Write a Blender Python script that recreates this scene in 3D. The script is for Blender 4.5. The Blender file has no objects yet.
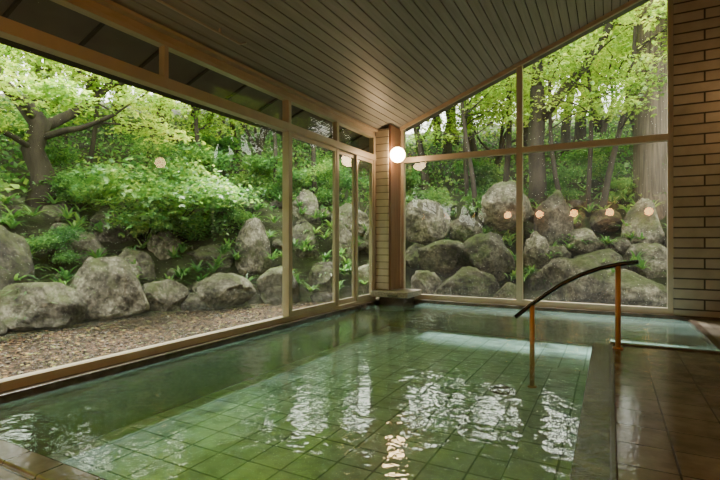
import bpy, bmesh, math, random
import numpy as np
from mathutils import Vector, noise, Matrix
random.seed(7); rng=np.random.default_rng(7)
S=bpy.context.scene
# ------------------------------------------------------------------ materials
def newmat(name):
    m=bpy.data.materials.new(name); m.use_nodes=True
    nt=m.node_tree
    for n in list(nt.nodes): nt.nodes.remove(n)
    out=nt.nodes.new('ShaderNodeOutputMaterial')
    return m,nt,out
def N(nt,t,**kw):
    n=nt.nodes.new(t)
    for k,v in kw.items(): setattr(n,k,v)
    return n
def L(nt,a,b): nt.links.new(a,b)
def ramp(nt,fac,stops):
    r=nt.nodes.new('ShaderNodeValToRGB')
    e=r.color_ramp.elements
    while len(e)<len(stops): e.new(0.5)
    for i,(p,c) in enumerate(stops):
        e[i].position=p; e[i].color=(c[0],c[1],c[2],1)
    L(nt,fac,r.inputs[0]); return r
def noise_tex(nt,vec,scale,detail=4,rough=.55):
    n=N(nt,'ShaderNodeTexNoise'); n.inputs['Scale'].default_value=scale
    n.inputs['Detail'].default_value=detail; n.inputs['Roughness'].default_value=rough
    L(nt,vec,n.inputs['Vector']); return n
def simple(name,c1,c2,scale=6,rough=.5,bump=.1,stretch=(1,1,1),spec=.5,bscale=None,metal=0):
    m,nt,out=newmat(name)
    tc=N(nt,'ShaderNodeNewGeometry')
    mp=N(nt,'ShaderNodeMapping'); mp.inputs['Scale'].default_value=stretch
    L(nt,tc.outputs['Position'],mp.inputs['Vector'])
    n=noise_tex(nt,mp.outputs[0],scale,5)
    r=ramp(nt,n.outputs[0],[(.3,c1),(.7,c2)])
    p=N(nt,'ShaderNodeBsdfPrincipled'); p.inputs['Roughness'].default_value=rough
    p.inputs['Specular IOR Level'].default_value=spec; p.inputs['Metallic'].default_value=metal
    L(nt,r.outputs[0],p.inputs['Base Color'])
    if bump:
        n2=noise_tex(nt,mp.outputs[0],bscale or scale*4,4)
        b=N(nt,'ShaderNodeBump'); b.inputs['Strength'].default_value=bump; b.inputs['Distance'].default_value=.02
        L(nt,n2.outputs[0],b.inputs['Height']); L(nt,b.outputs[0],p.inputs['Normal'])
    L(nt,p.outputs[0],out.inputs[0]); return m
def tiles(name,c1,c2,mortar,w,h,plane='xy',offset=0.0,msize=.006,rough=.3,bump=.5,var=.4):
    m,nt,out=newmat(name)
    g=N(nt,'ShaderNodeNewGeometry'); s=N(nt,'ShaderNodeSeparateXYZ'); L(nt,g.outputs['Position'],s.inputs[0])
    c=N(nt,'ShaderNodeCombineXYZ')
    idx={'x':0,'y':1,'z':2}
    L(nt,s.outputs[idx[plane[0]]],c.inputs[0]); L(nt,s.outputs[idx[plane[1]]],c.inputs[1])
    b=N(nt,'ShaderNodeTexBrick'); b.offset=offset; b.squash=1
    b.inputs['Scale'].default_value=1; b.inputs['Brick Width'].default_value=w; b.inputs['Row Height'].default_value=h
    b.inputs['Mortar Size'].default_value=msize; b.inputs['Mortar Smooth'].default_value=.3
    b.inputs['Color1'].default_value=(*c1,1); b.inputs['Color2'].default_value=(*c2,1); b.inputs['Mortar'].default_value=(*mortar,1)
    L(nt,c.outputs[0],b.inputs['Vector'])
    n=noise_tex(nt,g.outputs['Position'],5,5)
    mx=N(nt,'ShaderNodeMix',data_type='RGBA',blend_type='MULTIPLY'); mx.inputs[0].default_value=var
    r=ramp(nt,n.outputs[0],[(.3,(.45,.45,.45)),(.7,(1.3,1.3,1.3))])
    L(nt,b.outputs[0],mx.inputs[6]); L(nt,r.outputs[0],mx.inputs[7])
    p=N(nt,'ShaderNodeBsdfPrincipled')
    L(nt,mx.outputs[2],p.inputs['Base Color'])
    rr=N(nt,'ShaderNodeMapRange'); rr.inputs[3].default_value=rough*.6; rr.inputs[4].default_value=rough*1.6
    L(nt,n.outputs[0],rr.inputs[0]); L(nt,rr.outputs[0],p.inputs['Roughness'])
    bp=N(nt,'ShaderNodeBump'); bp.inputs['Strength'].default_value=bump; bp.inputs['Distance'].default_value=.01; bp.invert=True
    ad=N(nt,'ShaderNodeMath',operation='MULTIPLY_ADD'); ad.inputs[1].default_value=-.25
    n3=noise_tex(nt,g.outputs['Position'],30,3)
    L(nt,n3.outputs[0],ad.inputs[0]); L(nt,b.outputs[1],ad.inputs[2])
    L(nt,ad.outputs[0],bp.inputs['Height']); L(nt,bp.outputs[0],p.inputs['Normal'])
    L(nt,p.outputs[0],out.inputs[0]); return m
def schlick(nt,normal=None,f0=.04):
    lw=N(nt,'ShaderNodeLayerWeight'); lw.inputs['Blend'].default_value=.5
    if normal: L(nt,normal,lw.inputs['Normal'])
    pw=N(nt,'ShaderNodeMath',operation='POWER'); pw.inputs[1].default_value=5
    L(nt,lw.outputs['Facing'],pw.inputs[0])
    ma=N(nt,'ShaderNodeMath',operation='MULTIPLY_ADD'); ma.inputs[1].default_value=1-f0; ma.inputs[2].default_value=f0
    L(nt,pw.outputs[0],ma.inputs[0]); return ma.outputs[0]

M_frame=simple('bronze_aluminium',(.33,.28,.22),(.40,.34,.27),3,.38,0,metal=.1)
M_curb=simple('dark_wet_stone',(.030,.023,.018),(.075,.054,.042),8,.25,.2)
M_granite=simple('dark_granite',(.12,.105,.095),(.32,.285,.255),40,.3,.15)
M_wood=simple('brown_wood',(.11,.05,.026),(.20,.10,.052),5,.4,.1,(3,3,.25))
M_rail=simple('dark_rail_coating',(.008,.007,.007),(.018,.015,.014),8,.25,0)
M_post=simple('post_varnish',(.40,.18,.06),(.52,.25,.09),4,.3,.05,(4,4,.5))
M_ceil=simple('ceiling_board',(.17,.167,.158),(.24,.235,.222),4,.45,.08,(6,.35,1))
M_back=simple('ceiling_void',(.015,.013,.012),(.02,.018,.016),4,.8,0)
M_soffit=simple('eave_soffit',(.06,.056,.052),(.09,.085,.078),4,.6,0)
M_trimw=simple('tan_trim_wood',(.31,.25,.18),(.40,.32,.24),4,.45,.05,(1,1,6))
M_plaster=simple('wall_plaster',(.40,.36,.30),(.48,.43,.37),3,.8,.1)
M_coping=simple('greenish_coping_stone',(.030,.034,.015),(.11,.11,.05),6,.16,.4)
M_floor=tiles('deck_tile',(.15,.13,.11),(.21,.185,.155),(.04,.033,.027),.3,.3,'xy',0,.006,.10,.6,.8)
M_pool=tiles('bath_tile',(.46,.54,.53),(.54,.61,.59),(.16,.23,.22),.3,.3,'xy',0,.010,.4,.3,.7)
M_wtile=tiles('tan_wall_tile',(.25,.215,.17),(.31,.27,.22),(.025,.02,.015),1.22,.152,'xz',.5,.012,.4,1.0,.3)
M_ctile=tiles('beige_wall_tile',(.42,.37,.30),(.48,.43,.35),(.12,.10,.075),.60,.13,'xz',.5,.008,.35,.8,.3)

# water
m,nt,out=newmat('bath_water'); M_water=m
g=N(nt,'ShaderNodeNewGeometry')
n1=noise_tex(nt,g.outputs['Position'],5.0,2,.5); n2=noise_tex(nt,g.outputs['Position'],17,2,.5)
ad=N(nt,'ShaderNodeMath',operation='MULTIPLY_ADD'); ad.inputs[1].default_value=.26
L(nt,n2.outputs[0],ad.inputs[0]); L(nt,n1.outputs[0],ad.inputs[2])
bp=N(nt,'ShaderNodeBump'); bp.inputs['Strength'].default_value=1; bp.inputs['Distance'].default_value=.0072
L(nt,ad.outputs[0],bp.inputs['Height'])
tr=N(nt,'ShaderNodeBsdfTransparent'); tr.inputs[0].default_value=(.73,.90,.89,1)
df=N(nt,'ShaderNodeBsdfDiffuse'); df.inputs[0].default_value=(.34,.56,.54,1)
mx0=N(nt,'ShaderNodeMixShader'); mx0.inputs[0].default_value=.19
L(nt,tr.outputs[0],mx0.inputs[1]); L(nt,df.outputs[0],mx0.inputs[2])
gl=N(nt,'ShaderNodeBsdfGlossy'); gl.inputs['Roughness'].default_value=.035; L(nt,bp.outputs[0],gl.inputs['Normal'])
gl.inputs[0].default_value=(.95,1,.97,1)
mx=N(nt,'ShaderNodeMixShader'); L(nt,schlick(nt,bp.outputs[0],.05),mx.inputs[0])
L(nt,mx0.outputs[0],mx.inputs[1]); L(nt,gl.outputs[0],mx.inputs[2]); L(nt,mx.outputs[0],out.inputs[0])
# glass (slightly fogged near the sill)
m,nt,out=newmat('window_glass'); M_glass=m
g=N(nt,'ShaderNodeNewGeometry'); s=N(nt,'ShaderNodeSeparateXYZ'); L(nt,g.outputs['Position'],s.inputs[0])
mr=N(nt,'ShaderNodeMapRange'); mr.inputs[1].default_value=.1; mr.inputs[2].default_value=.7; mr.inputs[3].default_value=.06; mr.inputs[4].default_value=.010
L(nt,s.outputs[2],mr.inputs[0])
fn=noise_tex(nt,g.outputs['Position'],1.3,3)
mu=N(nt,'ShaderNodeMath',operation='MULTIPLY'); L(nt,mr.outputs[0],mu.inputs[0]); L(nt,fn.outputs[0],mu.inputs[1])
mu2=N(nt,'ShaderNodeMath',operation='MULTIPLY'); mu2.inputs[1].default_value=1.4; L(nt,mu.outputs[0],mu2.inputs[0])
tr=N(nt,'ShaderNodeBsdfTransparent'); tr.inputs[0].default_value=(.97,.98,.96,1)
tl=N(nt,'ShaderNodeBsdfTranslucent'); tl.inputs[0].default_value=(.85,.9,.88,1)
mx0=N(nt,'ShaderNodeMixShader'); L(nt,mu2.outputs[0],mx0.inputs[0]); L(nt,tr.outputs[0],mx0.inputs[1]); L(nt,tl.outputs[0],mx0.inputs[2])
gl=N(nt,'ShaderNodeBsdfGlossy'); gl.inputs['Roughness'].default_value=0
mx=N(nt,'ShaderNodeMixShader'); L(nt,schlick(nt,None,.05),mx.inputs[0]); L(nt,mx0.outputs[0],mx.inputs[1]); L(nt,gl.outputs[0],mx.inputs[2]); L(nt,mx.outputs[0],out.inputs[0])
# lamps
def lampmat(name,col,st):
    m,nt,out=newmat(name)
    e=N(nt,'ShaderNodeEmission'); e.inputs[0].default_value=(*col,1); e.inputs[1].default_value=st; L(nt,e.outputs[0],out.inputs[0]); return m
M_lamp=lampmat('lamp_globe',(1,.66,.34),46); M_lamp2=lampmat('lamp_globe_warm',(1,.46,.12),50); M_lamp3=lampmat('lamp_globe_soft',(1,.60,.28),24)
# rock
m,nt,out=newmat('mossy_rock'); M_rock=m
g=N(nt,'ShaderNodeNewGeometry'); oi=N(nt,'ShaderNodeObjectInfo')
n1=noise_tex(nt,g.outputs['Position'],2.6,7,.72); n2=noise_tex(nt,g.outputs['Position'],14,6,.78); n3=noise_tex(nt,g.outputs['Position'],2.1,6,.68)
r1=ramp(nt,n1.outputs[0],[(.36,(.040,.037,.031)),(.48,(.12,.114,.098)),(.57,(.23,.22,.19)),(.68,(.43,.415,.37))])
r2=ramp(nt,n2.outputs[0],[(.40,(.30,.29,.27)),(.60,(1.4,1.38,1.32))])
mm=N(nt,'ShaderNodeMix',data_type='RGBA',blend_type='MULTIPLY'); mm.inputs[0].default_value=.9
L(nt,r1.outputs[0],mm.inputs[6]); L(nt,r2.outputs[0],mm.inputs[7])
ro=ramp(nt,oi.outputs['Random'],[(0,(.50,.48,.46)),(.5,(.95,.92,.88)),(1,(1.5,1.46,1.4))])
m3=N(nt,'ShaderNodeMix',data_type='RGBA',blend_type='MULTIPLY'); m3.inputs[0].default_value=1
L(nt,mm.outputs[2],m3.inputs[6]); L(nt,ro.outputs[0],m3.inputs[7])
s=N(nt,'ShaderNodeSeparateXYZ'); L(nt,g.outputs['Normal'],s.inputs[0])
ma=N(nt,'ShaderNodeMath',operation='MULTIPLY_ADD'); ma.inputs[1].default_value=.24; L(nt,s.outputs[2],ma.inputs[0]); L(nt,n3.outputs[0],ma.inputs[2])
rm=ramp(nt,ma.outputs[0],[(.58,(0,0,0)),(.76,(.75,.75,.75))])
mo=N(nt,'ShaderNodeMix',data_type='RGBA'); L(nt,rm.outputs[0],mo.inputs[0]); L(nt,m3.outputs[2],mo.inputs[6]); mo.inputs[7].default_value=(.09,.115,.034,1)
p=N(nt,'ShaderNodeBsdfPrincipled'); p.inputs['Roughness'].default_value=.9; L(nt,mo.outputs[2],p.inputs['Base Color'])
b=N(nt,'ShaderNodeBump'); b.inputs['Strength'].default_value=1; b.inputs['Distance'].default_value=.06; L(nt,n2.outputs[0],b.inputs['Height']); L(nt,b.outputs[0],p.inputs['Normal'])
L(nt,p.outputs[0],out.inputs[0])
# terrain
m,nt,out=newmat('forest_soil'); M_soil=m
g=N(nt,'ShaderNodeNewGeometry')
n1=noise_tex(nt,g.outputs['Position'],1.2,6,.7); n2=noise_tex(nt,g.outputs['Position'],25,5,.7)
r=ramp(nt,n1.outputs[0],[(.35,(.022,.019,.011)),(.5,(.04,.045,.016)),(.65,(.07,.10,.028))])
p=N(nt,'ShaderNodeBsdfPrincipled'); p.inputs['Roughness'].default_value=.95; L(nt,r.outputs[0],p.inputs['Base Color'])
b=N(nt,'ShaderNodeBump'); b.inputs['Strength'].default_value=1; b.inputs['Distance'].default_value=.1; L(nt,n2.outputs[0],b.inputs['Height']); L(nt,b.outputs[0],p.inputs['Normal'])
L(nt,p.outputs[0],out.inputs[0])
# gravelly soil
m,nt,out=newmat('gravelly_soil'); M_gravel=m
g=N(nt,'ShaderNodeNewGeometry')
v=N(nt,'ShaderNodeTexVoronoi'); v.inputs['Scale'].default_value=26; L(nt,g.outputs['Position'],v.inputs['Vector'])
n1=noise_tex(nt,g.outputs['Position'],1.3,7,.75)
r=ramp(nt,v.outputs['Color'],[(.1,(.011,.007,.005)),(.5,(.027,.018,.013)),(.9,(.060,.043,.032))])
r2=ramp(nt,n1.outputs[0],[(.38,(.40,.45,.28)),(.60,(1.3,1.15,1.05))])
mm=N(nt,'ShaderNodeMix',data_type='RGBA',blend_type='MULTIPLY'); mm.inputs[0].default_value=1; L(nt,r.outputs[0],mm.inputs[6]); L(nt,r2.outputs[0],mm.inputs[7])
p=N(nt,'ShaderNodeBsdfPrincipled'); p.inputs['Roughness'].default_value=.95; p.inputs['Specular IOR Level'].default_value=.1; L(nt,mm.outputs[2],p.inputs['Base Color'])
b=N(nt,'ShaderNodeBump'); b.inputs['Strength'].default_value=1; b.inputs['Distance'].default_value=.03; b.invert=True; L(nt,v.outputs['Distance'],b.inputs['Height']); L(nt,b.outputs[0],p.inputs['Normal'])
L(nt,p.outputs[0],out.inputs[0])
def island(name,stops):
    m,nt,out=newmat(name)
    g=N(nt,'ShaderNodeNewGeometry'); r=ramp(nt,g.outputs['Random Per Island'],stops)
    p=N(nt,'ShaderNodeBsdfPrincipled'); p.inputs['Roughness'].default_value=.9; p.inputs['Specular IOR Level'].default_value=.15; L(nt,r.outputs[0],p.inputs['Base Color']); L(nt,p.outputs[0],out.inputs[0]); return m
M_pebble=island('pebble',[(0,(.014,.010,.008)),(.5,(.034,.025,.019)),(.88,(.07,.055,.045)),(1,(.14,.125,.11))])
M_litter=island('fallen_leaf',[(0,(.045,.022,.010)),(.4,(.08,.042,.018)),(.75,(.13,.085,.030)),(1,(.10,.14,.04))])
def leafmat(name,stops,tk=1.5):
    m,nt,out=newmat(name)
    g=N(nt,'ShaderNodeNewGeometry')
    n1=noise_tex(nt,g.outputs['Position'],.8,3)
    a=N(nt,'ShaderNodeMath',operation='MULTIPLY_ADD'); a.inputs[1].default_value=.55; L(nt,g.outputs['Random Per Island'],a.inputs[0])
    a1=N(nt,'ShaderNodeMath',operation='MULTIPLY'); a1.inputs[1].default_value=1.7; L(nt,n1.outputs[0],a1.inputs[0])
    a2=N(nt,'ShaderNodeMath',operation='SUBTRACT'); a2.inputs[1].default_value=.64; L(nt,a1.outputs[0],a2.inputs[0]); L(nt,a2.outputs[0],a.inputs[2])
    r=ramp(nt,a.outputs[0],stops)
    d=N(nt,'ShaderNodeBsdfDiffuse'); L(nt,r.outputs[0],d.inputs[0])
    t=N(nt,'ShaderNodeBsdfTranslucent')
    mm=N(nt,'ShaderNodeMix',data_type='RGBA',blend_type='MULTIPLY'); mm.inputs[0].default_value=1; L(nt,r.outputs[0],mm.inputs[6]); mm.inputs[7].default_value=(tk*1.15,tk,tk*.6,1)
    L(nt,mm.outputs[2],t.inputs[0])
    x=N(nt,'ShaderNodeMixShader'); x.inputs[0].default_value=.5; L(nt,d.outputs[0],x.inputs[1]); L(nt,t.outputs[0],x.inputs[2])
    gl=N(nt,'ShaderNodeBsdfGlossy'); gl.inputs['Roughness'].default_value=.4
    y=N(nt,'ShaderNodeMixShader'); y.inputs[0].default_value=.05; L(nt,x.outputs[0],y.inputs[1]); L(nt,gl.outputs[0],y.inputs[2])
    L(nt,y.outputs[0],out.inputs[0]); return m
M_leafY=leafmat('maple_leaf',[(.05,(.09,.23,.035)),(.4,(.27,.46,.075)),(.7,(.48,.64,.14)),(1,(.68,.70,.24))],1.4)
M_leafG=leafmat('shrub_leaf',[(.05,(.025,.11,.035)),(.45,(.085,.24,.07)),(.75,(.21,.40,.12)),(1,(.44,.58,.20))],1.4)
M_leafF=leafmat('forest_leaf',[(.05,(.13,.28,.07)),(.45,(.31,.51,.13)),(.75,(.52,.68,.22)),(1,(.74,.80,.36))],1.45)  # distance haze put into the colour: paler leaves for the far trees
M_bark=simple('bark',(.018,.014,.010),(.06,.048,.036),7,.95,.8,(1,1,.3))
M_cedar=simple('cedar_bark',(.06,.046,.036),(.21,.165,.13),9,.95,1,(3,3,.12))

# ------------------------------------------------------------------ mesh helper
class MB:
    def __init__(s): s.v=[];s.f=[];s.m=[];s.sm=[]
    def add(s,vs,fs,mi=0,smooth=False):
        o=len(s.v); s.v+= [tuple(v) for v in vs]; s.f+=[tuple(i+o for i in f) for f in fs]
        s.m+=[mi]*len(fs); s.sm+=[smooth]*len(fs)
    def box(s,x0,x1,y0,y1,z0,z1,mi=0):
        vs=[(x0,y0,z0),(x1,y0,z0),(x1,y1,z0),(x0,y1,z0),(x0,y0,z1),(x1,y0,z1),(x1,y1,z1),(x0,y1,z1)]
        s.add(vs,[(0,3,2,1),(4,5,6,7),(0,1,5,4),(1,2,6,5),(2,3,7,6),(3,0,4,7)],mi)
    def obj(s,name,mats,bevel=0,parent=None):
        me=bpy.data.meshes.new(name); me.from_pydata(s.v,[],s.f)
        me.polygons.foreach_set('material_index',s.m); me.polygons.foreach_set('use_smooth',s.sm)
        for m in mats: me.materials.append(m)
        me.update(); o=bpy.data.objects.new(name,me); S.collection.objects.link(o)
        if bevel:
            b=o.modifiers.new('b','BEVEL'); b.width=bevel; b.segments=2; b.limit_method='ANGLE'
        if parent: o.parent=parent
        return o
    def tube(s,pts,rad,n=8,mi=0,smooth=True,cap=True):
        pts=[Vector(p) for p in pts]; vs=[];fs=[]
        prev=None
        for i,p in enumerate(pts):
            t=(pts[min(i+1,len(pts)-1)]-pts[max(i-1,0)]).normalized()
            if prev is None:
                a=t.orthogonal().normalized()
            else:
                a=(prev-t*prev.dot(t)).normalized()
            prev=a; b=t.cross(a)
            for k in range(n):
                an=2*math.pi*k/n; vs.append(p+(a*math.cos(an)+b*math.sin(an))*rad[i])
        for i in range(len(pts)-1):
            for k in range(n):
                k2=(k+1)%n; fs.append((i*n+k,i*n+k2,(i+1)*n+k2,(i+1)*n+k))
        if cap: fs.append(tuple(range(n))[::-1]); fs.append(tuple((len(pts)-1)*n+k for k in range(n)))
        s.add(vs,fs,mi,smooth)
def empty(name):
    e=bpy.data.objects.new(name,None); S.collection.objects.link(e); return e

XL=-3.95; YB=8.45; XR=2.2; YN=-1.2
def cz(x): return 3.25+.39*(x-XL)
# ------------------------------------------------------------------ floor / bath
b=MB()
b.box(XL+.13,XR,YN,1.22,-.6,.03)
b.box(.0,XR,1.22,5.9,-.6,.03)
b.box(1.08,XR,5.9,YB-.12,-.6,.03)
b.obj('floor',[M_floor])
b=MB()
b.box(XL+.13,1.08,1.36,YB-.12,-.62,-.5,0)
b.box(-.60,-.17,1.36,5.9,-.5,-.32,0)
b.box(-.17,-.0,1.36,5.9,-.5,.012,1)
b.box(.0,1.0,5.9,8.33,-.5,-.36,0)
b.obj('bath_basin',[M_pool,M_coping])
b=MB(); b.add([(XL+.13,1.36,0),(0,1.36,0),(0,5.9,0),(0,YB-.12,0),(XL+.13,YB-.12,0)],[(0,1,2,3,4)]); b.add([(0,5.9,0),(1.0,5.9,0),(1.0,YB-.12,0),(0,YB-.12,0)],[(0,1,2,3)])
b.obj('bath_water',[M_water])
b=MB()
b.box(XL-.1,XL+.13,YN,YB,-.6,.06)
b.box(XL+.13,XR,YB-.12,YB+.1,-.6,.06)
b.obj('trim_1',[M_curb],.01)
b=MB(); b.box(0.0,1.08,5.82,5.90,.0,.045); b.box(1.0,1.08,5.9,YB-.12,-.5,.04); b.box(.0,.035,1.36,5.82,.0,.036)
b.obj('trim_2',[M_curb],.008)
b=MB(); b.box(XL+.13,0,1.22,1.36,-.5,.045); b.obj('trim_3',[M_floor],.01)

# spout block in the corner
b=MB()
b.box(XL+.17,-3.28,7.80,YB-.12,-.3,.14,1)
b.box(XL+.05,-3.16,7.68,YB-.06,.145,.25,0)
b.box(-3.55,-3.35,7.64,7.70,.17,.20,1)
b.obj('stone_water_spout',[M_granite,M_curb],.015)

# ------------------------------------------------------------------ corner column
b=MB()
b.box(XL-.05,-3.64,7.90,YB+.05,.252,cz(XL)+.02,0)
b.box(-3.645,-3.60,7.93,YB-.06,.252,cz(XL)+.1,1)
b.obj('corner_column',[M_ctile,M_wood],.004)

# ------------------------------------------------------------------ walls
b=MB()
x0=.84
b.add([(x0,YB-.08,0),(XR,YB-.08,0),(XR,YB-.08,cz(XR)),(x0,YB-.08,cz(x0)),(x0,YB+.1,0),(XR,YB+.1,0),(XR,YB+.1,cz(XR)),(x0,YB+.1,cz(x0))],
 [(0,1,2,3),(5,4,7,6),(0,3,7,4),(1,5,6,2),(3,2,6,7)],0)
b.obj('wall_back',[M_wtile])
b=MB(); b.box(XR,XR+.15,YN-.15,YB+.1,-.6,cz(XR)+.2); b.obj('wall_right',[M_plaster])
b=MB(); b.add([(XL-.1,YN-.15,-.6),(XR,YN-.15,-.6),(XR,YN-.15,cz(XR)),(XL-.1,YN-.15,cz(XL)),(XL-.1,YN,-.6),(XR,YN,-.6),(XR,YN,cz(XR)),(XL-.1,YN,cz(XL))],
 [(0,1,2,3),(5,4,7,6),(0,3,7,4),(1,5,6,2),(3,2,6,7)]); b.obj('wall_near',[M_plaster])

# ceiling boards
b=MB()
w=.115; x=XL-.05
while x<XR:
    xa=x+.006; xb=min(x+w-.006,XR)
    vs=[(xa,YN,cz(xa)),(xb,YN,cz(xb)),(xb,YB+.04,cz(xb)),(xa,YB+.04,cz(xa)),
        (xa,YN,cz(xa)+.02),(xb,YN,cz(xb)+.02),(xb,YB+.04,cz(xb)+.02),(xa,YB+.04,cz(xa)+.02)]
    b.add(vs,[(0,3,2,1),(4,5,6,7),(0,1,5,4),(1,2,6,5),(2,3,7,6),(3,0,4,7)],0)
    x+=w
vs=[(XL-.1,YN-.15,cz(XL-.1)+.022),(XR+.1,YN-.15,cz(XR+.1)+.022),(XR+.1,YB+.1,cz(XR+.1)+.022),(XL-.1,YB+.1,cz(XL-.1)+.022)]
b.add(vs,[(0,1,2,3)],1)
b.obj('ceiling',[M_ceil,M_back])
# roof slab with eaves
b=MB()
def slab(xa,xb,ya,yb,lo,hi,mi):
    vs=[(xa,ya,cz(xa)+lo),(xb,ya,cz(xb)+lo),(xb,yb,cz(xb)+lo),(xa,yb,cz(xa)+lo),(xa,ya,cz(xa)+hi),(xb,ya,cz(xb)+hi),(xb,yb,cz(xb)+hi),(xa,yb,cz(xa)+hi)]
    b.add(vs,[(0,3,2,1),(4,5,6,7),(0,1,5,4),(1,2,6,5),(2,3,7,6),(3,0,4,7)],mi)
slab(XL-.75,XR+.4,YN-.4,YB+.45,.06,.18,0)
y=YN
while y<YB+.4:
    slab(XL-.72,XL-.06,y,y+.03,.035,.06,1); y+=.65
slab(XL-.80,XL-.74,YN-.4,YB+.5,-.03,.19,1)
b.obj('roof',[M_soffit,M_back])

# trim strips
b=MB()
def sl(xa,xb,ya,yb,lo,hi,mi=0):
    vs=[(xa,ya,cz(xa)+lo),(xb,ya,cz(xb)+lo),(xb,yb,cz(xb)+lo),(xa,yb,cz(xa)+lo),(xa,ya,cz(xa)+hi),(xb,ya,cz(xb)+hi),(xb,yb,cz(xb)+hi),(xa,yb,cz(xa)+hi)]
    b.add(vs,[(0,3,2,1),(4,5,6,7),(0,1,5,4),(1,2,6,5),(2,3,7,6),(3,0,4,7)],mi)
sl(-3.60,XR,YB-.09,YB-.03,-.07,.0)
b.obj('trim_4',[M_trimw])
b=MB(); b.box(XL-.04,XL+.03,YN,7.9,cz(XL)-.10,cz(XL)-.0); b.box(XL+.03,XL+.11,YN,7.9,cz(XL+.03)-.035,cz(XL+.03)); b.obj('trim_5',[M_trimw])
b=MB(); b.tube([(XL+.35,YN,cz(XL+.35)-.05),(XL+.35,3.9,cz(XL+.35)-.05),(XL+.35,4.0,cz(XL+.35)+.0)],[.012]*3,8); 
for y in (0,1.2,2.4,3.6): b.box(XL+.34,XL+.36,y,y+.02,cz(XL+.35)-.05,cz(XL+.35)+.01)
b.obj('ceiling_conduit',[M_frame])

# ------------------------------------------------------------------ windows
def wy(b,y0,y1,z0,z1,x=XL,t=.05,mi=0): b.box(x-t,x+t,y0,y1,z0,z1,mi)
top=cz(XL)-.10
b=MB()
wy(b,YN,5.25,.06,.13); wy(b,YN,5.25,2.68,2.79,t=.06); wy(b,YN,5.25,top-.04,top)
for y in (1.17,): wy(b,y,y+.06,.13,2.68)
for y in (-.8,1.17,3.17): wy(b,y,y+.05,2.79,top-.04,t=.04)
wy(b,5.19,5.25,.13,top-.04,t=.055); wy(b,YN,YN+.06,.13,2.68)
b.add([(XL,YN+.06,.13),(XL,5.19,.13),(XL,5.19,2.68),(XL,YN+.06,2.68)],[(0,3,2,1)],1)
b.add([(XL,YN+.06,2.79),(XL,5.19,2.79),(XL,5.19,top-.04),(XL,YN+.06,top-.04)],[(0,3,2,1)],1)
b.obj('window_1',[M_frame,M_glass])
b=MB()
wy(b,5.25,7.9,.06,.11); wy(b,5.25,7.9,2.68,2.79,t=.06); wy(b,5.25,7.9,top-.04,top)
wy(b,6.5,6.56,.11,top-.04,t=.045); wy(b,7.82,7.9,.11,top-.04)
for (a,c,xx) in ((5.25,6.5,XL+.02),(6.56,7.18,XL-.02),(7.18,7.82,XL+.02)):
    wy(b,a,a+.045,.11,2.68,xx,.018); wy(b,c-.045,c,.11,2.68,xx,.018)
    wy(b,a+.045,c-.045,.11,.19,xx,.018); wy(b,a+.045,c-.045,2.62,2.68,xx,.018)
    b.add([(xx,a+.045,.19),(xx,c-.045,.19),(xx,c-.045,2.62),(xx,a+.045,2.62)],[(0,3,2,1)],1)
b.add([(XL,5.25,2.79),(XL,7.82,2.79),(XL,7.82,top-.04),(XL,5.25,top-.04)],[(0,3,2,1)],1)
b.obj('window_2',[M_frame,M_glass])
b=MB()
xa,xm,xb=-3.60,-1.38,.84
def wx(x0,x1,z0,z1,t=.05): b.box(x0,x1,YB-t,YB+t,z0,z1,0)
wx(xa,xb,.06,.15); wx(xa,xb,2.69,2.79,.06)
def vert(x0,x1,z0):
    b.add([(x0,YB-.05,z0),(x1,YB-.05,z0),(x1,YB-.05,cz(x1)-.05),(x0,YB-.05,cz(x0)-.05),(x0,YB+.05,z0),(x1,YB+.05,z0),(x1,YB+.05,cz(x1)-.05),(x0,YB+.05,cz(x0)-.05)],
      [(0,1,2,3),(5,4,7,6),(0,3,7,4),(1,5,6,2),(3,2,6,7)],0)
vert(xa,xa+.06,.15); vert(xm-.05,xm+.05,.15); vert(xb-.07,xb,.15)
for (p,q) in ((xa+.06,xm-.05),(xm+.05,xb-.07)):
    b.add([(p,YB,.15),(q,YB,.15),(q,YB,2.69),(p,YB,2.69)],[(0,1,2,3)],1)
    b.add([(p,YB,2.79),(q,YB,2.79),(q,YB,cz(q)-.05),(p,YB,cz(p)-.05)],[(0,1,2,3)],1)
b.obj('window_3',[M_frame,M_glass])

# ------------------------------------------------------------------ handrail
root=empty('handrail')
b=MB(); P=[(-.96,.285),(-.80,.43),(-.64,.56),(-.487,.675),(-.29,.79),(-.09,.872),(.09,.92),(.26,.945)]
vs=[];fs=[];n=12
for i,(x,z) in enumerate(P):
    x2,z2=P[min(i+1,len(P)-1)]; x1,z1=P[max(i-1,0)]
    t=Vector((x2-x1,0,z2-z1)).normalized(); nn=Vector((-t.z,0,t.x))
    for k in range(n):
        a=2*math.pi*k/n
        vs.append(Vector((x,5.6,z))+Vector((0,1,0))*math.cos(a)*.032+nn*math.sin(a)*.025)
for i in range(len(P)-1):
    for k in range(n): fs.append((i*n+k,i*n+(k+1)%n,(i+1)*n+(k+1)%n,(i+1)*n+k))
fs.append(tuple(range(n))); fs.append(tuple((len(P)-1)*n+k for k in range(n))[::-1])
b.add(vs,fs,0,True); b.obj('grip',[M_rail],0,root)
b=MB(); b.tube([(.075,5.6,.03),(.075,5.6,.90)],[.027]*2,14); b.tube([(.075,5.6,.03),(.075,5.6,.045)],[.05]*2,16); b.obj('post_1',[M_post],0,root)
b=MB(); b.tube([(-.78,5.6,-.5),(-.78,5.6,.43)],[.027]*2,14); b.tube([(-.78,5.6,-.5),(-.78,5.6,-.485)],[.05]*2,16); b.obj('post_2',[M_post],0,root)
b=MB(); b.tube([(-1.05,5.3,-.5),(-1.05,5.3,-.47)],[.13,.12],20); b.obj('bath_drain',[M_curb])

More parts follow.
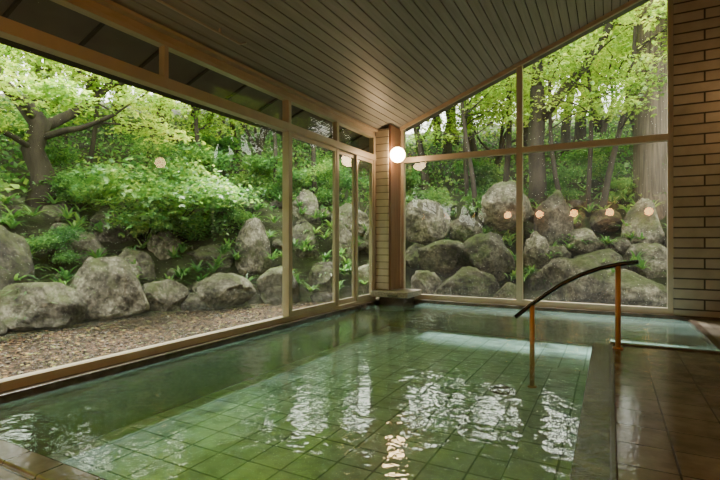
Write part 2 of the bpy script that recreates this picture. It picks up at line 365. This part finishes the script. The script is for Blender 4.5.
# ------------------------------------------------------------------ globe lamps
def globe(pos,r,wall,mat,name='globe_wall_lamp'):
    e=empty(name); 
    b=MB(); bm=bmesh.new(); bmesh.ops.create_uvsphere(bm,u_segments=32,v_segments=20,radius=r)
    vs=[v.co+Vector(pos) for v in bm.verts]; fs=[[v.index for v in f.verts] for f in bm.faces]; bm.free()
    b.add(vs,fs,0,True); b.obj('globe',[mat],0,e)
    w=Vector(wall); p=Vector(pos); d=(p-w)
    b=MB(); b.tube([w,w+d.normalized()*.025],[.07,.06],20); b.tube([w,p-d.normalized()*r*.85],[.02,.02],12)
    q=p-d.normalized()*r*.9; b.tube([q-d.normalized()*.03,q+d.normalized()*.04],[.05,.06],20)
    b.obj('bracket',[M_frame],0,e)
globe((-3.45,7.90,2.76),.14,(-3.60,8.10,2.76),M_lamp)
for i in range(5): globe((-3.35+1.117*i,-.97,2.16),.13,(-3.35+1.117*i,YN,2.16),M_lamp2)
globe((1.93,7.85,3.12),.13,(XR,7.85,3.12),M_lamp3)

# ------------------------------------------------------------------ terrain
def dist(x,y): return np.maximum(np.maximum(-x-6.75,y-9.75),-.798*x+.603*y-8.75)
def prof(d):
    d=np.asarray(d,float)
    return np.where(d<0,0,np.where(d<2.2,d*.88,1.936+(d-2.2)*.34))
def gz(x,y): return float(prof(dist(np.float64(x),np.float64(y))))+.0
xs=np.arange(-34,30,.4); ys=np.arange(-26,36,.4)
X,Y=np.meshgrid(xs,ys); Z=prof(dist(X,Y))+.0
for i in range(X.shape[0]):
    for j in range(X.shape[1]):
        k=min(1,max(0,dist(X[i,j],Y[i,j])))
        Z[i,j]+= noise.fractal(Vector((X[i,j]*.4,Y[i,j]*.4,0)),1,2,3)*.35*k -.03
        if XL-.3<X[i,j]<XR+.4 and -2<Y[i,j]<YB+.3: Z[i,j]=-.7
vs=np.stack([X.ravel(),Y.ravel(),Z.ravel()],1); nx=len(xs)
fs=[];mi=[]
for i in range(len(ys)-1):
    for j in range(nx-1):
        fs.append((i*nx+j,i*nx+j+1,(i+1)*nx+j+1,(i+1)*nx+j)); mi.append(0 if dist(X[i,j],Y[i,j])>-.2 else 1)
me=bpy.data.meshes.new('ground'); me.from_pydata(vs.tolist(),[],fs); me.materials.append(M_soil); me.materials.append(M_gravel)
me.polygons.foreach_set('material_index',mi); me.polygons.foreach_set('use_smooth',[True]*len(fs))
o=bpy.data.objects.new('ground',me); S.collection.objects.link(o)

# ------------------------------------------------------------------ rocks
bm=bmesh.new(); bmesh.ops.create_icosphere(bm,subdivisions=5,radius=1); ICO_V=[v.co.copy() for v in bm.verts]; ICO_F=[[v.index for v in f.verts] for f in bm.faces]; bm.free()
bm=bmesh.new(); bmesh.ops.create_icosphere(bm,subdivisions=3,radius=1); IC2_V=[v.co.copy() for v in bm.verts]; IC2_F=[[v.index for v in f.verts] for f in bm.faces]; bm.free()
def rockverts(V,w,d,h,seed,taper=.15,cuts=9):
    R=random.Random(seed); pl=[]
    for _ in range(cuts):
        n=Vector((R.gauss(0,1),R.gauss(0,1),R.gauss(0,.8))).normalized(); pl.append((n,R.uniform(.60,.92)))
    off=Vector((R.uniform(-50,50),R.uniform(-50,50),0)); out=[]
    for v in V:
        p=v*1.06
        for n,k in pl:
            q=p.dot(n)-k
            if q>0: p=p-n*q*.86
        f=noise.fractal(v*1.4+off,1,2,4)*.14+noise.fractal(v*6+off,1,2,3)*.035
        p=p*(1+f)
        t=1-taper*p.z
        out.append(Vector((p.x*t*w*.54,p.y*t*d*.54,p.z*h*.54)))
    return out
def boulder(x,y,z0,z1,w,taper=.15,depth=None,seed=None,tilt=0):
    seed=seed or int(abs(x*97+y*31+z1*13)*10)
    h=(z1-z0)*1.10; d=depth or w*.8
    V=rockverts(ICO_V,w,d,h,seed,taper)
    R=random.Random(seed)
    rot=Matrix.Rotation(math.atan2(y,x)-math.pi/2+R.uniform(-.25,.25),3,'Z')@Matrix.Rotation(tilt,3,'Y')
    c=Vector((x,y,(z0+z1)/2-.05*(z1-z0)))
    b=MB(); b.add([rot@v for v in V],ICO_F,0,True)
    o=b.obj('boulder',[M_rock]); o.location=c
    return o
left=[(-6.95,3.5,-.05,.58,1.15,.1),(-7.5,3.35,.35,1.40,.75,.35),(-6.85,4.47,-.05,.98,.88,.4),(-6.75,5.45,-.05,.46,.9,.1),(-6.2,6.3,-.05,.54,1.05,.15),
(-5.65,7.25,-.05,.64,.82,.2),(-5.2,8.1,.0,.70,.7,.1),(-4.6,8.9,-.05,.6,.65,.1),(-6.45,7.4,.45,1.58,.64,.12),(-7.4,5.35,.4,1.05,.6,.2),(-7.65,6.15,.5,1.3,.75,.15),
(-7.2,6.95,.6,1.1,1.1,.0),(-7.8,7.4,1.0,1.5,.75,.1),(-9.2,6.4,1.4,2.4,1.4,.15),(-6.7,9.5,1.4,2.4,.85,.2),(-6.1,8.7,.6,1.5,.85,.1),(-5.3,9.15,.5,1.55,.48,.1),
(-9.3,8.0,1.6,2.25,1.0,.1),(-8.2,8.6,1.5,2.15,.95,.1),(-7.4,8.4,1.2,1.75,.75,.1),(-5.6,9.9,1.2,2.05,.85,.1),(-4.8,9.9,.8,1.6,.7,.1),(-8.0,4.7,.7,1.35,.75,.15),
(-7.6,2.3,.0,.8,1.0,.2),(-8.3,3.0,.9,1.6,.9,.2),(-8.3,5.5,1.0,1.7,.85,.2),(-7.0,1.3,-.05,.7,1.1,.2),(-4.55,9.5,.3,.95,.65,.1),(-8.9,4.9,1.3,1.9,.85,.1),(-6.35,5.75,-.05,.25,.4,.1)]
back=[(-3.85,10.5,1.25,2.18,1.05,.05),(-3.2,10.05,.5,1.15,1.3,.0),(-2.66,9.65,-.05,.60,1.2,.15),(-3.5,9.45,-.05,.52,.7,.1),(-2.1,11.1,1.6,2.5,1.15,.2),
(-2.27,10.15,.4,1.30,1.2,.15),(-1.15,10.95,1.1,2.25,.8,.25),(-.58,9.95,-.05,.88,1.15,.2),(-1.4,10.6,.6,1.3,.65,.1),(.22,10.1,-.05,.58,1.3,.15),(-.17,10.6,.5,1.0,.9,.1),
(.63,11.2,1.0,1.95,.75,.2),(.62,10.75,.35,1.1,.9,.1),(-.55,10.95,.95,1.4,.75,.1),(-1.8,9.65,-.05,.33,.5,.2),(-.1,11.5,1.4,1.85,.6,.1),(-3.0,10.75,1.2,1.75,.7,.1),
(1.4,10.2,-.05,.7,1.1,.1),(1.5,11.0,.6,1.5,1.1,.1),(2.4,10.4,-.05,.9,1.2,.1),(-4.4,11.3,1.7,2.3,.9,.1),
(-3.9,10.0,.6,1.1,.55,.1),(-1.25,10.1,.1,.6,.5,.1),(.15,10.9,.9,1.25,.45,.1),(-.95,10.5,.75,1.1,.45,.1)]
for a in left+back: boulder(*a)
b=MB(); R=random.Random(3); cnt=0
while cnt<150:
    x=R.uniform(-9.5,3); y=R.uniform(1,12.5); d=float(dist(np.float64(x),np.float64(y)))
    if not(-.10<d<2.7): continue
    w=R.uniform(.12,.40); V=rockverts(IC2_V,w,w*R.uniform(.6,1),w*R.uniform(.5,.9),cnt+900)
    rot=Matrix.Rotation(R.uniform(0,6.28),3,'Z'); c=Vector((x,y,float(prof(d))+w*.12)); b.add([rot@v+c for v in V],IC2_F,0,True); cnt+=1
b.obj('rubble_stones',[M_rock])
# pebbles
n=6000; px=rng.uniform(-7.2,-4.1,n); py=rng.uniform(-1,9,n); keep=dist(px,py)<.1; px=px[keep];py=py[keep]
oct_v=np.array([(1,0,0),(0,1,0),(-1,0,0),(0,-1,0),(0,0,1),(0,0,-1)],float); oct_f=np.array([(0,1,4),(1,2,4),(2,3,4),(3,0,4),(1,0,5),(2,1,5),(3,2,5),(0,3,5)])
k=len(px); sz=rng.uniform(.008,.028,k); an=rng.uniform(0,6.28,k)
V=oct_v[None]*sz[:,None,None]*np.array([1,.75,.5])
ca,sa=np.cos(an)[:,None],np.sin(an)[:,None]
V=np.stack([V[:,:,0]*ca-V[:,:,1]*sa+px[:,None],V[:,:,0]*sa+V[:,:,1]*ca+py[:,None],V[:,:,2]+.0+sz[:,None]*.2-.02],2)
F=(oct_f[None]+np.arange(k)[:,None,None]*6).reshape(-1,3)
me=bpy.data.meshes.new('gravel_pebbles'); me.from_pydata(V.reshape(-1,3).tolist(),[],F.tolist()); me.materials.append(M_pebble)
o=bpy.data.objects.new('gravel_pebbles',me); S.collection.objects.link(o)

# ------------------------------------------------------------------ foliage
def leaves(P,size,kind,flat=.5,rg=rng):
    n=len(P); up=np.zeros((n,3)); up[:,2]=1
    nr=up+rg.normal(0,flat,(n,3)); nr/=np.linalg.norm(nr,axis=1)[:,None]
    d=rg.normal(0,1,(n,3)); d-= nr*(d*nr).sum(1)[:,None]; d/=np.linalg.norm(d,axis=1)[:,None]
    e=np.cross(nr,d); s=(size*rg.uniform(.6,1.3,n))[:,None]
    vs=[]
    angs=(-.95,0,.95) if kind==3 else (0,)
    for a in angs:
        dd=d*math.cos(a)+e*math.sin(a); ee=np.cross(nr,dd); l=s*(1 if a==0 else .8); w=s*(.2 if kind==3 else .3)
        drop=nr*(-.12)*s
        vs+= [P,P+dd*l*.45+ee*w+drop*.4,P+dd*l+drop,P+dd*l*.45-ee*w+drop*.4]
    k=len(vs); V=np.stack(vs,1).reshape(-1,3)
    F=np.arange(n*k).reshape(-1,4)
    return V,F
def mesh_np(name,V,F,base,mats,leafidx):
    me=bpy.data.meshes.new(name)
    bv=np.array(base.v,float).reshape(-1,3) if base.v else np.zeros((0,3)); nb=len(bv)
    allv=np.concatenate([bv,V]); faces=base.f+[tuple(r) for r in (F+nb).tolist()]
    me.from_pydata(allv.tolist(),[],faces)
    me.polygons.foreach_set('material_index',base.m+[leafidx]*len(F))
    me.polygons.foreach_set('use_smooth',[True]*len(base.f)+[False]*len(F))
    for m in mats: me.materials.append(m)
    return me
def cluster_pts(centers,rad,n,flatz=.25,rg=rng):
    out=[]
    for c in centers:
        p=rg.normal(0,1,(n,3)); p/=np.maximum(1,np.linalg.norm(p,axis=1)[:,None]*.7)
        r=rad*rg.uniform(.6,1.3)
        p=p*np.array([r,r,r*flatz]); p[:,2]-=(p[:,0]**2+p[:,1]**2)*.25/r*1.0
        out.append(p+np.array(c))
    return np.concatenate(out)
def branch(b,p,d,length,r,depth,tips,R,up=.15,seg=6,spread=.8):
    pts=[Vector(p)]; dirv=Vector(d).normalized(); rad=[r]
    for i in range(seg):
        dirv=(dirv+Vector((R.gauss(0,.16),R.gauss(0,.16),R.gauss(0,.10)+up*.3))).normalized()
        pts.append(pts[-1]+dirv*length/seg); rad.append(r*(1-(i+1)/seg*.55))
    b.tube(pts,rad,7 if r>.04 else 4,0)
    if depth==0:
        tips+= [pts[-1],pts[-2],pts[seg//2]]; return
    kids=R.choice((3,4)) 
    for i in range(kids):
        k=R.randint(seg//2,seg); a=R.uniform(0,6.28)
        side=Vector((math.cos(a),math.sin(a),R.uniform(-.1,.5)))
        nd=(dirv*(1-spread*.5)+side*spread).normalized()
        branch(b,pts[k],nd,length*R.uniform(.55,.8),rad[k]*.62,depth-1,tips,R,up*.3,seg-1,spread)
def tree_mesh(name,h,r,seed,depth=3,nl=45,ls=.08,crad=.5,kind=3,mat=M_leafY,bark=M_bark,spread=.8,lean=(0,0),first=.4,flatz=.25,flat=.45):
    R=random.Random(seed); rg=np.random.default_rng(seed); b=MB(); tips=[]
    branch(b,(0,0,-.3),(lean[0],lean[1],1),h*first,r,depth,tips,R,.5,7,spread)
    P=cluster_pts([tuple(t) for t in tips],crad,nl,flatz,rg)
    V,F=leaves(P,ls,kind,flat,rg)
    return mesh_np(name,V,F,b,[bark,mat],1)
def place(me,name,x,y,rot=0,s=1,z=None):
    o=bpy.data.objects.new(name,me); S.collection.objects.link(o)
    o.location=(x,y,(gz(x,y) if z is None else z)-.05); o.rotation_euler=(0,0,rot); o.scale=(s,s,s); return o
# fallen leaves
n=5000; lx=rng.uniform(-7.3,-4.1,n); ly=rng.uniform(-1,9.3,n); keep=dist(lx,ly)<.4; lx=lx[keep];ly=ly[keep]
P=np.stack([lx,ly,prof(dist(lx,ly))+.008],1)
V,F=leaves(P,.05,1,.12); o=bpy.data.objects.new('fallen_leaves',mesh_np('fallen_leaves',V,F,MB(),[M_litter],0)); S.collection.objects.link(o)
MT=[tree_mesh('maple_a',7,.14,11,3,50,.10,.6),tree_mesh('maple_b',6.5,.12,23,3,50,.10,.6,spread=.95),tree_mesh('maple_c',8,.14,37,3,50,.11,.65,lean=(.15,.1))]
BT=[tree_mesh('tree_d',10,.20,41,3,82,.24,1.1,1,M_leafF,first=.5,flatz=.6,flat=.8),tree_mesh('tree_e',10,.19,53,3,82,.24,1.1,1,M_leafF,first=.42,flatz=.6,flat=.8)]
SH=[tree_mesh('shrub_a',2.6,.035,61,3,36,.075,.26,1,M_leafG,first=.36,flatz=.35,spread=.8),tree_mesh('shrub_b',2.4,.03,67,3,34,.08,.24,3,M_leafG,first=.34,flatz=.3,spread=.85)]
R=random.Random(5)
# gnarled tree on the left
b=MB(); tips=[]
b.tube([(0,0,-.4),(.05,.10,.4),(-.05,-.05,.9),(.02,.05,1.35),(-.1,-.25,1.8)],[.26,.21,.18,.18,.13],10)
branch(b,(-.1,-.25,1.75),(-.3,-.7,1),1.7,.12,2,tips,R); branch(b,(.02,.05,1.3),(.3,.9,.55),1.8,.11,2,tips,R); branch(b,(0,0,1.1),(.7,.5,.35),1.5,.07,2,tips,R,0); branch(b,(0,0,1.4),(.6,-.7,.4),1.6,.08,2,tips,R,0); branch(b,(0,-.05,.9),(.3,-.9,.3),1.2,.06,1,tips,R,0)
V,F=leaves(cluster_pts([tuple(t) for t in tips],.36,55,.2),.09,3,.4)
place(mesh_np('gnarled_maple',V,F,b,[M_bark,M_leafY],1),'gnarled_maple_tree',-9.0,4.6,0,1,1.95)
# feature trunks at the back
b=MB(); tips=[]
b.tube([(0,0,-.4),(.02,0,.8),(-.03,0,1.7),(.02,0,2.4),(.0,0,3.0)],[.24,.20,.19,.19,.16],12)
branch(b,(.0,0,2.1),(.75,.0,1),3.2,.14,2,tips,R,.3); branch(b,(0,0,2.95),(-.25,.2,1),2.4,.13,2,tips,R,.3); branch(b,(0,0,2.9),(.1,.6,1),2.4,.09,2,tips,R,.3)
V,F=leaves(cluster_pts([tuple(t) for t in tips],.5,34,.3),.11,3,.5)
place(mesh_np('forked_tree',V,F,b,[M_bark,M_leafY],1),'forked_tree',-1.56,12.0)
b=MB(); b.tube([(0,0,-.5),(0,0,.3),(.02,0,3),(0,0,8),(0,.05,14)],[.50,.36,.33,.30,.2],20)
tips=[Vector((R.uniform(-1.8,1.8),R.uniform(-1.8,1.8),R.uniform(9,14))) for _ in range(60)]
V,F=leaves(cluster_pts([tuple(t) for t in tips],.7,60,.3),.14,1,.5)
place(mesh_np('cedar_tree',V,F,b,[M_cedar,M_leafG],1),'cedar_tree',.80,12.1)
def slim(x,y,h,r,seed,lean):
    R=random.Random(seed); b=MB(); tips=[]
    pts=[];rad=[]
    for i in range(9):
        t=i/8; pts.append((lean[0]*h*t+math.sin(t*5+seed)*.10,lean[1]*h*t+math.cos(t*4+seed)*.08,-.3+h*t)); rad.append(r*(1-.6*t))
    b.tube(pts,rad,8)
    for i in (4,5,6,7,8):
        for _ in range(2):
            a=R.uniform(0,6.28); branch(b,pts[i],(math.cos(a),math.sin(a),.5),h*.2,r*.35,1,tips,R,0,5)
    V,F=leaves(cluster_pts([tuple(t) for t in tips],.35,22,.25,np.random.default_rng(seed)),.09,3,.45,np.random.default_rng(seed))
    place(mesh_np('slim_maple',V,F,b,[M_bark,M_leafY],1),'slim_maple_tree',x,y)
slim(-3.1,11.9,4.5,.075,1,(-.05,0)); slim(-3.5,12.6,5,.07,2,(.05,0)); slim(-.9,11.9,4.6,.065,3,(-.12,0)); slim(-.1,11.7,4.5,.08,4,(.12,0)); slim(-.35,12.0,5,.06,5,(-.05,.02)); slim(-2.5,12.6,6,.09,6,(.03,0)); slim(-4.6,12.3,5,.08,7,(-.05,0))
slim(-8.6,8.2,4,.07,8,(-.1,0)); slim(-7.0,10.6,4.5,.08,9,(0,0)); slim(-9.5,7.3,4.5,.08,10,(.03,.02)); slim(-9.3,5.6,4,.06,11,(0,.08)); slim(-7.7,9.6,4.5,.06,12,(0,-.05))
# maples ring
for i,(x,y) in enumerate([(-11.5,3.0),(-12.5,6.5),(-11.3,9.0),(-9.8,11.2),(-7.8,12.8),(-5.2,14.0),(-3.2,15.3),(-.6,15.6),(3.6,15.6),(-13.4,4.4),(-9.6,1.9),(4.9,12.2),(-10.5,-1.5),(-11,-6),(-12.5,-10),(-9.5,-4),(-6.6,14.8),(-11.5,12.2),(-8.2,-8.5),(-6.2,-10.5),(7.5,14.0),(6.5,17.0)]):  # some stand out of view, added to cover sky reflected in the panes
    place(MT[i%3],'maple_tree',x,y,R.uniform(0,6.28),R.uniform(.85,1.15))
# background forest
k=0
for ring,cnt,sc in ((9,13,1.0),(12.5,17,1.25),(16.5,20,1.5)):
    for i in range(cnt):
        t=i/(cnt-1)
        Lx=14+ring; tot=Lx*2
        s_=t*tot
        if s_<Lx: x=-6.75-ring; y=-3+s_*(13+ring)/Lx
        else: x=-6.75-ring+(s_-Lx)*(12+ring)/Lx; y=9.75+ring
        place(BT[k%2],'forest_tree',x+R.uniform(-1,1),y+R.uniform(-1,1),R.uniform(0,6.28),sc*R.uniform(.85,1.15)); k+=1
for (x,y) in [(-14,-7),(-17,-11),(-13,-15),(-18,-16),(-10,-17),(-22,-10),(-7,-13),(-11,-11),(-15,-20),(-6,-19),(-8.5,-21),(-12,-22),(-4.5,-15),  # unseen trees added to block bare sky in the window reflections
              (8.5,17),(11,19.5),(12,15.5),(14,22),(9,23),(17,18),(18,25),(15,13),(13,27),(20,21),(8,13.5),(22,27)]:
    place(BT[k%2],'forest_tree',x,y,R.uniform(0,6.28),R.uniform(1.0,1.35)); k+=1
# shrubs
for i,(x,y,s) in enumerate([(-7.4,6.4,1.25),(-7.9,5.9,1.3),(-7.2,7.7,.6),(-8.5,7.1,1.2),(-7.6,4.2,.45),(-8.7,5.3,.7),(-9.0,3.4,.7),(-7.4,9.3,.8),(-6.2,10.2,.8),(-8.4,9.3,.9),(-9.9,7.6,.9),(-5.1,10.7,.7),
    (-4.0,11.6,.6),(-2.9,12.3,.6),(-1.0,12.3,.6),(.2,12.3,.5),(1.5,12.1,.7),(-5.5,12,.9),(-10.6,5.4,1),(-10.4,9.4,1.1),(-8.3,1.8,.7),(-7.6,11.2,.9),(1.9,12.9,1),(-3.3,13.6,.9),(-.2,13.9,.9),
    (-5.5,-6,1.2),(-6.5,-6.6,1.3),(-7.6,-6,1.3),(-4.8,-7.2,1.3),(-6.0,-8,1.5),(5.5,13,1.2),(6.8,13.2,1.3),(8,14.5,1.3),(4.6,14,1.2)]):  # unseen shrubs added to fill the same window reflections
    place(SH[i%2],'leafy_shrub',x,y,R.uniform(0,6.28),s)
# ground cover
n=66000; gx=rng.uniform(-30,16,n); gy=rng.uniform(-2,34,n); d=dist(gx,gy); keep=(d>1.9)&(d<22); gx=gx[keep];gy=gy[keep];d=d[keep]
P=np.stack([gx,gy,prof(d)+np.abs(rng.normal(0,.20,len(d)))],1)
V,F=leaves(P,.16,1,.7); o=bpy.data.objects.new('ground_cover_plants',mesh_np('ground_cover_plants',V,F,MB(),[M_leafG],0)); S.collection.objects.link(o)
# ferns & grasses in rock joints
b=MB(); R=random.Random(9); cnt=0
while cnt<300:
    x=R.uniform(-9,2.5); y=R.uniform(2,12); d=float(dist(np.float64(x),np.float64(y)))
    if not(.0<d<2.4): continue
    cnt+=1; z=float(prof(d))+.17
    for k in range(18):
        a=R.uniform(0,6.28); l=R.uniform(.2,.50); e=R.uniform(.5,1.2); w=.028
        dx,dy=math.cos(a),math.sin(a); sx,sy=-dy,dx; pv=[]
        for i in range(5):
            t=i/4; rr=l*t*math.cos(e)*1.2; zz=l*(t*math.sin(e)*1.3-t*t*.7); ww=w*(1-t*.9)
            pv+=[(x+dx*rr+sx*ww,y+dy*rr+sy*ww,z+zz),(x+dx*rr-sx*ww,y+dy*rr-sy*ww,z+zz)]
        b.add(pv,[(2*i,2*i+1,2*i+3,2*i+2) for i in range(4)],0)
b.obj('fern_undergrowth',[M_leafG])

# ------------------------------------------------------------------ light
W=bpy.data.worlds.new('overcast_sky'); S.world=W; W.use_nodes=True
bg=W.node_tree.nodes['Background']; bg.inputs[0].default_value=(.97,.97,.87,1); bg.inputs[1].default_value=9.5
sd=bpy.data.lights.new('sun','SUN'); sd.energy=32; sd.angle=math.radians(10); sd.color=(1,.95,.82)
so=bpy.data.objects.new('sun',sd); S.collection.objects.link(so)
so.rotation_euler=Vector((.35,-.45,-1.3)).to_track_quat('-Z','Y').to_euler()
# ------------------------------------------------------------------ camera
c=bpy.data.cameras.new('camera'); c.sensor_width=36; c.lens=23.3; c.shift_y=.003; c.clip_start=.05
co=bpy.data.objects.new('camera',c); S.collection.objects.link(co); co.location=(0,0,1.15); co.rotation_euler=(math.radians(90),0,math.radians(28.2)); S.camera=co
